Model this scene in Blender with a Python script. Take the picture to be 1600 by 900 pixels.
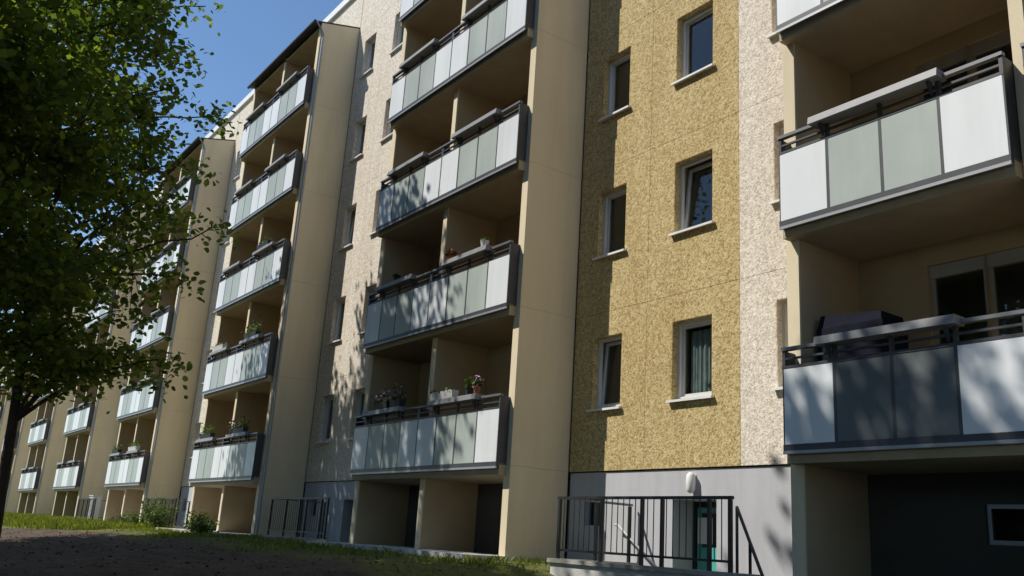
import bpy, math, random
import numpy as np
from mathutils import Vector, Matrix

for o in list(bpy.data.objects):
    bpy.data.objects.remove(o, do_unlink=True)
scene = bpy.context.scene
COL = scene.collection
random.seed(7)
rng = np.random.default_rng(11)

# ------------------------------------------------------------------ camera
CAM = Vector((18.44, -10.3807, -1.2774))
YAW, PITCH, ROLL = -0.9608, 0.2736, 0.0652
fw = Vector((math.sin(YAW) * math.cos(PITCH), math.cos(YAW) * math.cos(PITCH), math.sin(PITCH)))
r0 = Vector((math.cos(YAW), -math.sin(YAW), 0))
u0 = r0.cross(fw)
rt = math.cos(ROLL) * r0 + math.sin(ROLL) * u0
up = -math.sin(ROLL) * r0 + math.cos(ROLL) * u0
cam = bpy.data.cameras.new("camera")
camo = bpy.data.objects.new("camera", cam)
COL.objects.link(camo)
cam.sensor_width = 36.0
cam.lens = 1419.1 / 1600 * 36
cam.clip_start = 0.05
cam.clip_end = 3000
camo.matrix_world = Matrix(((rt.x, up.x, -fw.x, CAM.x), (rt.y, up.y, -fw.y, CAM.y), (rt.z, up.z, -fw.z, CAM.z), (0, 0, 0, 1)))
scene.camera = camo

# ------------------------------------------------------------------ sky, sun, exposure
SUN_EL = math.radians(50)
SUN_H = Vector((0.6, 0.8))                  # horizontal travel of the light: from front left into the facade
world = bpy.data.worlds.new("World")
scene.world = world
world.use_nodes = True
wn = world.node_tree
sky = wn.nodes.new("ShaderNodeTexSky")
sky.sky_type = 'NISHITA'
sky.sun_disc = False
sky.sun_elevation = SUN_EL
sky.sun_rotation = math.atan2(-SUN_H.x, -SUN_H.y)
sky.air_density = 1.0
sky.dust_density = 0.15
sky.ozone_density = 2.5
bg = wn.nodes["Background"]
bg.inputs["Strength"].default_value = 0.116
hs = wn.nodes.new("ShaderNodeHueSaturation")
hs.inputs["Saturation"].default_value = 1.08
wn.links.new(sky.outputs[0], hs.inputs["Color"])
wn.links.new(hs.outputs[0], bg.inputs[0])
sl = bpy.data.lights.new("sun", 'SUN')
sl.energy = 4.35
sl.angle = math.radians(0.53)
sl.color = (1.0, 0.955, 0.88)
so = bpy.data.objects.new("sun", sl)
COL.objects.link(so)
sd = Vector((SUN_H.x * math.cos(SUN_EL), SUN_H.y * math.cos(SUN_EL), -math.sin(SUN_EL)))
so.rotation_euler = sd.to_track_quat('-Z', 'Y').to_euler()
so.location = (0, -30, 40)
scene.view_settings.view_transform = 'Standard'
scene.view_settings.look = 'None'
scene.view_settings.gamma = 1
scene.view_settings.use_curve_mapping = False
scene.view_settings.exposure = 0.3
scene.render.engine = 'CYCLES'

# ------------------------------------------------------------------ materials
def mat(name, col, rough=0.8, metal=0.0, spec=0.3, var=None, vscale=6.0, bump=0.0, bscale=60.0, detail=4.0,
        stretch=None, streak=0.0):
    """Principled material; var = second colour mixed in by noise, bump = fine relief."""
    m = bpy.data.materials.new(name)
    m.use_nodes = True
    nt = m.node_tree
    b = nt.nodes["Principled BSDF"]
    b.inputs["Base Color"].default_value = (*col, 1)
    b.inputs["Roughness"].default_value = rough
    b.inputs["Metallic"].default_value = metal
    b.inputs["Specular IOR Level"].default_value = spec
    tc = nt.nodes.new("ShaderNodeTexCoord")
    geo = nt.nodes.new("ShaderNodeNewGeometry")
    src = geo.outputs["Position"]
    if stretch:
        mp = nt.nodes.new("ShaderNodeMapping")
        mp.inputs["Scale"].default_value = stretch
        nt.links.new(src, mp.inputs["Vector"])
        src = mp.outputs[0]
    if var is not None:
        n = nt.nodes.new("ShaderNodeTexNoise")
        n.inputs["Scale"].default_value = vscale
        n.inputs["Detail"].default_value = detail
        n.inputs["Roughness"].default_value = 0.6
        nt.links.new(src, n.inputs["Vector"])
        rp = nt.nodes.new("ShaderNodeValToRGB")
        rp.color_ramp.elements[0].position = 0.35
        rp.color_ramp.elements[1].position = 0.68
        rp.color_ramp.elements[0].color = (*col, 1)
        rp.color_ramp.elements[1].color = (*var, 1)
        nt.links.new(n.outputs["Fac"], rp.inputs[0])
        nt.links.new(rp.outputs[0], b.inputs["Base Color"])
    if streak > 0:
        mp2 = nt.nodes.new("ShaderNodeMapping"); mp2.inputs["Scale"].default_value = (2.2, 2.2, 0.16)
        nt.links.new(geo.outputs["Position"], mp2.inputs["Vector"])
        ns = nt.nodes.new("ShaderNodeTexNoise"); ns.inputs["Scale"].default_value = 1.0; ns.inputs["Detail"].default_value = 7; ns.inputs["Roughness"].default_value = 0.65
        nt.links.new(mp2.outputs[0], ns.inputs["Vector"])
        mrs = nt.nodes.new("ShaderNodeMapRange"); mrs.inputs[1].default_value = 0.45; mrs.inputs[2].default_value = 0.8
        mrs.inputs[3].default_value = 0.0; mrs.inputs[4].default_value = streak
        nt.links.new(ns.outputs["Fac"], mrs.inputs[0])
        mm = nt.nodes.new("ShaderNodeMixRGB"); mm.blend_type = 'MULTIPLY'; mm.inputs[2].default_value = (0.55, 0.52, 0.48, 1)
        nt.links.new(mrs.outputs[0], mm.inputs[0])
        if var is not None: nt.links.new(rp.outputs[0], mm.inputs[1])
        else: mm.inputs[1].default_value = (*col, 1)
        nt.links.new(mm.outputs[0], b.inputs["Base Color"])
    if bump > 0:
        n2 = nt.nodes.new("ShaderNodeTexNoise")
        n2.inputs["Scale"].default_value = bscale
        n2.inputs["Detail"].default_value = 3
        nt.links.new(geo.outputs["Position"], n2.inputs["Vector"])
        bp = nt.nodes.new("ShaderNodeBump")
        bp.inputs["Strength"].default_value = bump
        bp.inputs["Distance"].default_value = 0.01
        nt.links.new(n2.outputs["Fac"], bp.inputs["Height"])
        nt.links.new(bp.outputs[0], b.inputs["Normal"])
    return m

def pebble(name, cols, dark, stain):
    """exposed-aggregate precast concrete: coloured pebbles in a mortar, with weather stains"""
    m = bpy.data.materials.new(name)
    m.use_nodes = True
    nt = m.node_tree
    b = nt.nodes["Principled BSDF"]
    b.inputs["Roughness"].default_value = 0.9
    b.inputs["Specular IOR Level"].default_value = 0.2
    geo = nt.nodes.new("ShaderNodeNewGeometry")
    v = nt.nodes.new("ShaderNodeTexVoronoi")
    v.inputs["Scale"].default_value = 42
    v.inputs["Randomness"].default_value = 1.0
    nt.links.new(geo.outputs["Position"], v.inputs["Vector"])
    sep = nt.nodes.new("ShaderNodeSeparateColor")
    nt.links.new(v.outputs["Color"], sep.inputs[0])
    rp = nt.nodes.new("ShaderNodeValToRGB")
    rp.color_ramp.interpolation = 'LINEAR'
    els = rp.color_ramp.elements
    els[0].position = 0.0; els[0].color = (*dark, 1)
    els[1].position = 1.0; els[1].color = (*cols[-1], 1)
    for i, c in enumerate(cols[:-1]):
        e = els.new(0.22 + 0.55 * i / max(1, len(cols) - 1)); e.color = (*c, 1)
    nt.links.new(sep.outputs[0], rp.inputs[0])
    # clumps of darker and lighter pebbles
    n = nt.nodes.new("ShaderNodeTexNoise")
    n.inputs["Scale"].default_value = 10
    n.inputs["Detail"].default_value = 5
    n.inputs["Roughness"].default_value = 0.75
    nt.links.new(geo.outputs["Position"], n.inputs["Vector"])
    mr = nt.nodes.new("ShaderNodeMapRange")
    mr.inputs[1].default_value = 0.3; mr.inputs[2].default_value = 0.7
    mr.inputs[3].default_value = 0.76; mr.inputs[4].default_value = 1.22
    nt.links.new(n.outputs["Fac"], mr.inputs[0])
    mx = nt.nodes.new("ShaderNodeMixRGB"); mx.blend_type = 'MULTIPLY'; mx.inputs[0].default_value = 1
    nt.links.new(rp.outputs[0], mx.inputs[1])
    nt.links.new(mr.outputs[0], mx.inputs[2])
    # long vertical weather stains
    mp = nt.nodes.new("ShaderNodeMapping"); mp.inputs["Scale"].default_value = (1.6, 1.6, 0.25)
    nt.links.new(geo.outputs["Position"], mp.inputs["Vector"])
    n3 = nt.nodes.new("ShaderNodeTexNoise"); n3.inputs["Scale"].default_value = 1.0; n3.inputs["Detail"].default_value = 6
    nt.links.new(mp.outputs[0], n3.inputs["Vector"])
    mr3 = nt.nodes.new("ShaderNodeMapRange")
    mr3.inputs[1].default_value = 0.42; mr3.inputs[2].default_value = 0.75
    mr3.inputs[3].default_value = 0.0; mr3.inputs[4].default_value = 0.45
    nt.links.new(n3.outputs["Fac"], mr3.inputs[0])
    mx2 = nt.nodes.new("ShaderNodeMixRGB"); mx2.blend_type = 'MULTIPLY'
    nt.links.new(mr3.outputs[0], mx2.inputs[0])
    nt.links.new(mx.outputs[0], mx2.inputs[1])
    mx2.inputs[2].default_value = (*stain, 1)
    nt.links.new(mx2.outputs[0], b.inputs["Base Color"])
    bp = nt.nodes.new("ShaderNodeBump")
    bp.inputs["Strength"].default_value = 0.4
    bp.inputs["Distance"].default_value = 0.010
    bp.invert = True
    nt.links.new(v.outputs["Distance"], bp.inputs["Height"])
    nt.links.new(bp.outputs[0], b.inputs["Normal"])
    return m

M = {}
M['yellow'] = pebble('yellow_pebble', [(0.40, 0.295, 0.125), (0.50, 0.385, 0.18), (0.62, 0.51, 0.28)], (0.29, 0.205, 0.09), (0.72, 0.62, 0.5))
M['cream'] = pebble('cream_pebble', [(0.60, 0.52, 0.42), (0.70, 0.63, 0.53), (0.80, 0.74, 0.64)], (0.48, 0.41, 0.33), (0.78, 0.72, 0.64))
M['render'] = mat('cream_render', (0.74, 0.635, 0.445), 0.9, var=(0.66, 0.565, 0.39), vscale=0.9, bump=0.35, bscale=90, stretch=(1, 1, 0.35), streak=0.22)
M['shade_lining'] = mat('ochre_shade_render', (0.47, 0.365, 0.225), 0.9, var=(0.41, 0.32, 0.195), vscale=1.1, bump=0.3, bscale=80)  # ochre render, darkened so its colour carries balcony interior shade
M['bounce_paving'] = mat('bounce_pavers', (0.50, 0.475, 0.43), 0.9, var=(0.43, 0.405, 0.365), vscale=1.5, bump=0.3)
M['core'] = mat('joint_mortar', (0.30, 0.25, 0.17), 0.95)
M['plinth'] = mat('grey_plinth_paint', (0.50, 0.50, 0.52), 0.85, var=(0.44, 0.44, 0.455), vscale=1.5, bump=0.3, bscale=70, stretch=(1, 1, 0.5), streak=0.4)
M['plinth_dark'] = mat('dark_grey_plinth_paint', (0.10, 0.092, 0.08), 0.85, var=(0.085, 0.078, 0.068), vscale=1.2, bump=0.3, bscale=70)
M['cornice'] = mat('white_cornice', (0.78, 0.78, 0.77), 0.6, var=(0.7, 0.7, 0.69), vscale=2)
M['white_panel'] = mat('white_balcony_panel', (0.745, 0.77, 0.775), 0.4, spec=0.25, var=(0.69, 0.715, 0.72), vscale=1.3, stretch=(1, 1, 0.4), streak=0.35)
M['frost'] = mat('frosted_green_glass', (0.42, 0.465, 0.43), 0.45, spec=0.22, var=(0.36, 0.405, 0.375), vscale=1.8, stretch=(1, 1, 0.5), streak=0.35)
M['frost_dark'] = mat('darker_frosted_glass', (0.14, 0.155, 0.158), 0.4, spec=0.25, var=(0.115, 0.13, 0.133), vscale=1.8)  # darker version of the frosted glass, one balcony level only
M['steel'] = mat('dark_grey_steel', (0.045, 0.048, 0.056), 0.45, spec=0.4, var=(0.06, 0.063, 0.07), vscale=5)
M['alu'] = mat('aluminium_trim', (0.34, 0.345, 0.355), 0.42, metal=0.35, var=(0.32, 0.33, 0.34), vscale=4)
M['shelf'] = mat('pale_grey_shelf', (0.25, 0.25, 0.25), 0.5, var=(0.20, 0.20, 0.20), vscale=4)
M['rail_grey'] = mat('grey_hand_rail', (0.17, 0.175, 0.185), 0.4, metal=0.3)
M['slab'] = mat('balcony_concrete', (0.43, 0.35, 0.23), 0.9, var=(0.37, 0.30, 0.20), vscale=2.2, bump=0.3)  # darkened tone, with some shade under the balconies put in
M['roof'] = mat('dark_roof_sheet', (0.05, 0.05, 0.055), 0.6)
M['frame'] = mat('white_window_plastic', (0.58, 0.57, 0.54), 0.4, spec=0.4, var=(0.60, 0.595, 0.57), vscale=3)
M['sill'] = mat('white_metal_sill', (0.78, 0.775, 0.75), 0.4, var=(0.68, 0.67, 0.64), vscale=6)
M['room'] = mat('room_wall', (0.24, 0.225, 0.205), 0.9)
M['frame_shade'] = mat('shaded_window_plastic', (0.36, 0.35, 0.325), 0.5, var=(0.31, 0.30, 0.28), vscale=3)  # same window plastic greyed, balcony shade put into the colour
M['curtain'] = mat('lace_curtain', (0.78, 0.79, 0.76), 0.9, var=(0.55, 0.57, 0.55), vscale=14, stretch=(3, 1, 0.4))
M['net'] = mat('thin_net_curtain', (0.42, 0.45, 0.44), 0.9, var=(0.24, 0.27, 0.265), vscale=16, stretch=(3, 1, 0.4))
M['concrete'] = mat('old_concrete', (0.40, 0.375, 0.335), 0.92, var=(0.29, 0.27, 0.235), vscale=3, bump=0.6, bscale=40)
M['pale_concrete'] = mat('pale_painted_concrete', (0.58, 0.57, 0.54), 0.9, var=(0.42, 0.41, 0.385), vscale=3, bump=0.5, bscale=40)
M['black_iron'] = mat('black_iron', (0.018, 0.018, 0.02), 0.5, spec=0.4)
M['pale_iron'] = mat('pale_handrail', (0.5, 0.49, 0.46), 0.45)
M['teal'] = mat('teal_door_paint', (0.09, 0.42, 0.38), 0.45, spec=0.4, var=(0.08, 0.36, 0.33), vscale=4)
M['paper'] = mat('notice_paper', (0.82, 0.82, 0.79), 0.8)
M['lampglass'] = mat('opal_glass', (0.80, 0.79, 0.76), 0.25, spec=0.5)
M['dark_cover'] = mat('dark_blue_cover', (0.012, 0.013, 0.022), 0.9, spec=0.1)
M['bark'] = mat('bark', (0.055, 0.042, 0.03), 0.95, var=(0.03, 0.024, 0.018), vscale=9, bump=1.0, bscale=30, stretch=(1, 1, 0.25))
M['pot'] = mat('terracotta_pot', (0.30, 0.11, 0.06), 0.85, var=(0.24, 0.085, 0.045), vscale=9)
M['pot_dark'] = mat('dark_plastic_pot', (0.03, 0.03, 0.033), 0.6)
M['pot_white'] = mat('pale_plastic_pot', (0.6, 0.58, 0.55), 0.5)
M['pink'] = mat('pink_petals', (0.55, 0.22, 0.42), 0.7, var=(0.66, 0.5, 0.62), vscale=30)
M['red'] = mat('red_petals', (0.42, 0.035, 0.03), 0.7)
M['cabinet'] = mat('pale_grey_cabinet', (0.55, 0.55, 0.53), 0.6, var=(0.48, 0.48, 0.46), vscale=3)

def leaf_mat(name, c0, c1, c2, tr=0.35):
    m = bpy.data.materials.new(name); m.use_nodes = True
    nt = m.node_tree
    b = nt.nodes["Principled BSDF"]
    geo = nt.nodes.new("ShaderNodeNewGeometry")
    rp = nt.nodes.new("ShaderNodeValToRGB")
    e = rp.color_ramp.elements
    e[0].position = 0; e[0].color = (*c0, 1)
    e[1].position = 1; e[1].color = (*c2, 1)
    x = e.new(0.6); x.color = (*c1, 1)
    nt.links.new(geo.outputs["Random Per Island"], rp.inputs[0])
    nt.links.new(rp.outputs[0], b.inputs["Base Color"])
    b.inputs["Roughness"].default_value = 0.55
    b.inputs["Specular IOR Level"].default_value = 0.25
    t = nt.nodes.new("ShaderNodeBsdfTranslucent")
    g = nt.nodes.new("ShaderNodeMixRGB"); g.blend_type = 'MULTIPLY'; g.inputs[0].default_value = 1
    nt.links.new(rp.outputs[0], g.inputs[1]); g.inputs[2].default_value = (1.25, 1.3, 0.5, 1)
    nt.links.new(g.outputs[0], t.inputs[0])
    mx = nt.nodes.new("ShaderNodeMixShader"); mx.inputs[0].default_value = tr
    nt.links.new(b.outputs[0], mx.inputs[1]); nt.links.new(t.outputs[0], mx.inputs[2])
    nt.links.new(mx.outputs[0], nt.nodes["Material Output"].inputs[0])
    return m
M['leaf'] = leaf_mat('tree_leaf', (0.06, 0.095, 0.022), (0.115, 0.16, 0.04), (0.2, 0.235, 0.055), 0.62)
M['shrub'] = leaf_mat('shrub_leaf', (0.05, 0.085, 0.02), (0.085, 0.13, 0.03), (0.14, 0.18, 0.05))
M['grass'] = leaf_mat('grass_blade', (0.09, 0.12, 0.02), (0.16, 0.19, 0.035), (0.28, 0.28, 0.07), 0.5)
M['litter'] = leaf_mat('dry_leaf', (0.06, 0.04, 0.025), (0.10, 0.07, 0.045), (0.17, 0.13, 0.09), 0.1)

def glass_mat():
    m = bpy.data.materials.new('window_glass'); m.use_nodes = True
    nt = m.node_tree
    nt.nodes.remove(nt.nodes["Principled BSDF"])
    tr = nt.nodes.new("ShaderNodeBsdfTransparent"); tr.inputs[0].default_value = (0.82, 0.86, 0.85, 1)
    gl = nt.nodes.new("ShaderNodeBsdfGlossy"); gl.inputs["Roughness"].default_value = 0.02
    lw = nt.nodes.new("ShaderNodeLayerWeight"); lw.inputs[0].default_value = 0.5
    pw = nt.nodes.new("ShaderNodeMath"); pw.operation = 'POWER'; pw.inputs[1].default_value = 4.0
    nt.links.new(lw.outputs["Facing"], pw.inputs[0])
    ma = nt.nodes.new("ShaderNodeMath"); ma.operation = 'MULTIPLY_ADD'; ma.inputs[1].default_value = 0.85; ma.inputs[2].default_value = 0.05
    nt.links.new(pw.outputs[0], ma.inputs[0])
    mx = nt.nodes.new("ShaderNodeMixShader")
    nt.links.new(ma.outputs[0], mx.inputs[0]); nt.links.new(tr.outputs[0], mx.inputs[1]); nt.links.new(gl.outputs[0], mx.inputs[2])
    nt.links.new(mx.outputs[0], nt.nodes["Material Output"].inputs[0])
    return m
M['glass'] = glass_mat()

def ground_mat():
    m = bpy.data.materials.new('bare_soil'); m.use_nodes = True
    nt = m.node_tree
    b = nt.nodes["Principled BSDF"]; b.inputs["Roughness"].default_value = 0.95; b.inputs["Specular IOR Level"].default_value = 0.15
    geo = nt.nodes.new("ShaderNodeNewGeometry")
    n = nt.nodes.new("ShaderNodeTexNoise"); n.inputs["Scale"].default_value = 2.2; n.inputs["Detail"].default_value = 8; n.inputs["Roughness"].default_value = 0.7
    nt.links.new(geo.outputs["Position"], n.inputs["Vector"])
    rp = nt.nodes.new("ShaderNodeValToRGB")
    e = rp.color_ramp.elements
    e[0].position = 0.32; e[0].color = (0.055, 0.040, 0.029, 1)
    e[1].position = 0.70; e[1].color = (0.14, 0.104, 0.075, 1)
    nt.links.new(n.outputs["Fac"], rp.inputs[0])
    # worn turf towards the building and far away
    sx = nt.nodes.new("ShaderNodeSeparateXYZ"); nt.links.new(geo.outputs["Position"], sx.inputs[0])
    n2 = nt.nodes.new("ShaderNodeTexNoise"); n2.inputs["Scale"].default_value = 0.9; n2.inputs["Detail"].default_value = 6
    nt.links.new(geo.outputs["Position"], n2.inputs["Vector"])
    ad = nt.nodes.new("ShaderNodeMath"); ad.operation = 'MULTIPLY_ADD'; ad.inputs[1].default_value = 3.0
    nt.links.new(n2.outputs["Fac"], ad.inputs[0]); nt.links.new(sx.outputs["Y"], ad.inputs[2])
    mr = nt.nodes.new("ShaderNodeMapRange"); mr.inputs[1].default_value = -3.3; mr.inputs[2].default_value = -2.4
    nt.links.new(ad.outputs[0], mr.inputs[0])
    mr2 = nt.nodes.new("ShaderNodeMapRange"); mr2.inputs[1].default_value = -12; mr2.inputs[2].default_value = -16
    nt.links.new(sx.outputs["X"], mr2.inputs[0])
    mxm = nt.nodes.new("ShaderNodeMath"); mxm.operation = 'MAXIMUM'
    nt.links.new(mr.outputs[0], mxm.inputs[0]); nt.links.new(mr2.outputs[0], mxm.inputs[1])
    mx = nt.nodes.new("ShaderNodeMixRGB"); nt.links.new(mxm.outputs[0], mx.inputs[0])
    nt.links.new(rp.outputs[0], mx.inputs[1])
    n4 = nt.nodes.new("ShaderNodeTexNoise"); n4.inputs["Scale"].default_value = 5; n4.inputs["Detail"].default_value = 6
    nt.links.new(geo.outputs["Position"], n4.inputs["Vector"])
    rg = nt.nodes.new("ShaderNodeValToRGB")
    rg.color_ramp.elements[0].color = (0.07, 0.075, 0.025, 1); rg.color_ramp.elements[1].color = (0.17, 0.18, 0.05, 1)
    nt.links.new(n4.outputs["Fac"], rg.inputs[0]); nt.links.new(rg.outputs[0], mx.inputs[2])
    nt.links.new(mx.outputs[0], b.inputs["Base Color"])
    bp = nt.nodes.new("ShaderNodeBump"); bp.inputs["Strength"].default_value = 0.9; bp.inputs["Distance"].default_value = 0.04
    n3 = nt.nodes.new("ShaderNodeTexNoise"); n3.inputs["Scale"].default_value = 18; n3.inputs["Detail"].default_value = 8
    nt.links.new(geo.outputs["Position"], n3.inputs["Vector"])
    nt.links.new(n3.outputs["Fac"], bp.inputs["Height"]); nt.links.new(bp.outputs[0], b.inputs["Normal"])
    return m
M['ground'] = ground_mat()

# ------------------------------------------------------------------ mesh helpers
class MB:
    def __init__(s): s.v = []; s.f = []
    def box(s, x0, x1, y0, y1, z0, z1):
        n = len(s.v)
        s.v += [(x0, y0, z0), (x1, y0, z0), (x1, y1, z0), (x0, y1, z0), (x0, y0, z1), (x1, y0, z1), (x1, y1, z1), (x0, y1, z1)]
        s.f += [tuple(n + i for i in q) for q in ((0, 3, 2, 1), (4, 5, 6, 7), (0, 1, 5, 4), (1, 2, 6, 5), (2, 3, 7, 6), (3, 0, 4, 7))]
        return s
    def hexa(s, pts):
        n = len(s.v); s.v += pts
        s.f += [tuple(n + i for i in q) for q in ((0, 3, 2, 1), (4, 5, 6, 7), (0, 1, 5, 4), (1, 2, 6, 5), (2, 3, 7, 6), (3, 0, 4, 7))]
        return s
    def quad(s, a, b, c, d):
        n = len(s.v); s.v += [a, b, c, d]; s.f.append((n, n + 1, n + 2, n + 3)); return s
    def tube(s, pts, rad, seg=7, cap=True):
        pts = [Vector(p) for p in pts]
        if not hasattr(rad, '__len__'): rad = [rad] * len(pts)
        rings = []
        for i, p in enumerate(pts):
            t = (pts[min(i + 1, len(pts) - 1)] - pts[max(i - 1, 0)]).normalized()
            a = t.orthogonal().normalized() if abs(t.z) > 0.9 else t.cross(Vector((0, 0, 1))).normalized()
            b = t.cross(a)
            n = len(s.v)
            for k in range(seg):
                w = 2 * math.pi * k / seg
                s.v.append(tuple(p + (a * math.cos(w) + b * math.sin(w)) * rad[i]))
            rings.append(n)
        for i in range(len(rings) - 1):
            for k in range(seg):
                k2 = (k + 1) % seg
                s.f.append((rings[i] + k, rings[i] + k2, rings[i + 1] + k2, rings[i + 1] + k))
        if cap:
            s.f.append(tuple(rings[0] + k for k in range(seg))[::-1])
            s.f.append(tuple(rings[-1] + k for k in range(seg)))
        return s
    def lathe(s, prof, seg=14, c=(0, 0, 0)):
        n = len(s.v)
        for r, z in prof:
            for k in range(seg):
                w = 2 * math.pi * k / seg
                s.v.append((c[0] + r * math.cos(w), c[1] + r * math.sin(w), c[2] + z))
        for i in range(len(prof) - 1):
            for k in range(seg):
                k2 = (k + 1) % seg
                s.f.append((n + i * seg + k, n + i * seg + k2, n + (i + 1) * seg + k2, n + (i + 1) * seg + k))
        s.f.append(tuple(n + k for k in range(seg))[::-1])
        s.f.append(tuple(n + (len(prof) - 1) * seg + k for k in range(seg)))
        return s
    def mesh(s, name, m, smooth=False):
        me = bpy.data.meshes.new(name)
        me.from_pydata(s.v, [], s.f)
        me.materials.append(m)
        if smooth:
            me.polygons.foreach_set("use_smooth", [True] * len(me.polygons))
        me.update()
        return me

def wall_mesh(name, m, x0, x1, z0, z1, holes, y=0.0, depth=0.2, edge=0.03):
    """vertical slab facing -Y with rectangular openings, reveals and edges"""
    xs = sorted({x0, x1, *[h[0] for h in holes], *[h[1] for h in holes]})
    zs = sorted({z0, z1, *[h[2] for h in holes], *[h[3] for h in holes]})
    b = MB()
    for i in range(len(xs) - 1):
        for j in range(len(zs) - 1):
            cx, cz = (xs[i] + xs[i + 1]) / 2, (zs[j] + zs[j + 1]) / 2
            if any(h[0] < cx < h[1] and h[2] < cz < h[3] for h in holes): continue
            b.quad((xs[i], y, zs[j]), (xs[i + 1], y, zs[j]), (xs[i + 1], y, zs[j + 1]), (xs[i], y, zs[j + 1]))
    d = y + depth
    for (a, c, e, f) in holes:
        b.quad((a, y, e), (a, y, f), (a, d, f), (a, d, e))
        b.quad((c, y, f), (c, y, e), (c, d, e), (c, d, f))
        b.quad((a, y, f), (c, y, f), (c, d, f), (a, d, f))
        b.quad((c, y, e), (a, y, e), (a, d, e), (c, d, e))
    d = y + edge
    b.quad((x0, y, z1), (x0, y, z0), (x0, d, z0), (x0, d, z1))
    b.quad((x1, y, z0), (x1, y, z1), (x1, d, z1), (x1, d, z0))
    b.quad((x0, y, z1), (x0, d, z1), (x1, d, z1), (x1, y, z1))
    b.quad((x0, y, z0), (x1, y, z0), (x1, d, z0), (x0, d, z0))
    return b.mesh(name, m)

WLOC = {}
def put(name, mesh, parent=None, loc=(0, 0, 0), rot=None):
    """link an object; loc is in world space, parents are unrotated unless noted"""
    o = bpy.data.objects.new(name, mesh)
    COL.objects.link(o)
    l = Vector(loc)
    WLOC[o.name] = l
    if parent is not None:
        o.parent = parent
        l = l - WLOC[parent.name]
    o.location = l
    if rot is not None: o.rotation_euler = rot
    return o
def tag(o, label=None, cat=None, group=None, kind=None):
    if label: o['label'] = label
    if cat: o['category'] = cat
    if group: o['group'] = group
    if kind: o['kind'] = kind
    return o

# ------------------------------------------------------------------ terrain
P = 11.5307
TW = 5.64
S = 2.8
def sm(a, b, x):
    t = max(0.0, min(1.0, (x - a) / (b - a))); return t * t * (3 - 2 * t)
def gz(x, y):
    z = -1.56 - 0.065 * max(0.0, -y - 2.0) * (1 if y > -14 else 0) - (0.78 if y <= -14 else 0)
    z -= 1.0 * sm(5.6, 16.5, x) * sm(-0.4, -6.0, y)
    z -= 0.55 * sm(6.8, 8.2, x) * sm(13.5, 11.5, x) * sm(0.6, -1.4, y) * 0.5
    z += 0.05 * math.sin(x * 1.3 + y * 0.7) * math.sin(y * 1.1 - x * 0.4) * sm(-2.0, -3.5, y)
    z += 0.022 * math.sin(x * 4.1 + 1.0) * math.sin(y * 3.7) * sm(-2.2, -3.5, y)
    return z
PITS = [(7.5 - g * P, 10.75 - g * P) for g in (0, 1, 2, 3)]
PY0, PY1 = -1.5, 0.06
xs = set(np.round(np.arange(-84, 34, 0.7), 3)) | {-1500.0, -600.0, -250.0, -120.0, 60.0, 150.0, 500.0, 1500.0}
for a, c in PITS: xs |= {round(a, 3), round(c, 3)}
ys = set(np.round(np.arange(-24, -1.6, 0.5), 3)) | {PY0, PY1, -0.8, 3.0, 14.0, 60.0, 300.0, 1500.0, -40.0, -90.0, -300.0, -1500.0}
xs, ys = sorted(xs), sorted(ys)
b = MB()
for y in ys:
    for x in xs:
        b.v.append((x, y, gz(max(-84, min(34, x)), max(-24, min(0, y)))))
nx = len(xs)
for j in range(len(ys) - 1):
    for i in range(nx - 1):
        cx, cy = (xs[i] + xs[i + 1]) / 2, (ys[j] + ys[j + 1]) / 2
        if any(a < cx < c for a, c in PITS) and PY0 < cy < PY1: continue
        b.f.append((j * nx + i, j * nx + i + 1, (j + 1) * nx + i + 1, (j + 1) * nx + i))
ground = put('ground', b.mesh('ground', M['ground'], True))
tag(ground, kind='structure')

b = MB()
px_ = [13.0 + 0.75 * i for i in range(40)]; py_ = [-16.0 + 0.7 * i for i in range(20)]
for y in py_:
    for x in px_: b.v.append((x, y, gz(min(34, x), y) + 0.05))
for j in range(len(py_) - 1):
    for i in range(len(px_) - 1):
        q = j * len(px_) + i
        b.f.append((q, q + 1, q + 1 + len(px_), q + len(px_)))
yard = put('bounce_yard', b.mesh('bounce_yard', M['bounce_paving'], True))  # unseen pale ground, added to bounce sunlight onto the piers
tag(yard, kind='structure')

# ------------------------------------------------------------------ the apartment block
BASE = -1.56
ROOFZ = 15.95
bld = bpy.data.objects.new('apartment_building', None)
COL.objects.link(bld)
bld.location = (0, 0, BASE); WLOC[bld.name] = Vector((0, 0, BASE))
tag(bld, 'long five-storey apartment block with yellow and cream pebble walls and white balcony fronts', 'building')
GAPS = list(range(-1, 8))
TOWERS = list(range(9))
WIN = {'A': (6.25, 7.0), 'B': (8.2, 9.05), 'C': (10.27, 11.05)}
PAN = {'A': (5.73, 7.6), 'B': (7.6, 9.6), 'C': (9.6, 11.44)}
WZ = (1.07, 2.35)

# wall panels (precast, storey-high, one window each), shared meshes
panel_me = {}
for colr in ('yellow', 'cream'):
    for k in 'ABC':
        x0, x1 = PAN[k]; a, c = WIN[k]
        g = 0.0035
        panel_me[colr, k] = wall_mesh('wall_panel', M[colr], g, x1 - x0 - g, g, S - g, [(a - x0, c - x0, WZ[0], WZ[1])], depth=0.04)
        panel_me[colr, k + 'top'] = wall_mesh('attic_panel', M[colr], g, x1 - x0 - g, g, 15.7 - 14.0, [], depth=0.04)
core_holes = [(WIN[k][0] - PAN['A'][0], WIN[k][1] - PAN['A'][0], WZ[0] + S * l, WZ[1] + S * l) for k in 'ABC' for l in range(5)]
core_me = wall_mesh('wall', M['core'], 0, PAN['C'][1] - PAN['A'][0], 0, 15.7, core_holes, y=0.022, depth=0.30, edge=0.3)
plinth_holes = [(8.25 - 5.73, 9.12 - 5.73, -2.6, -0.47), (6.13 - 5.73, 6.6 - 5.73, -0.90, -0.46)]
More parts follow.
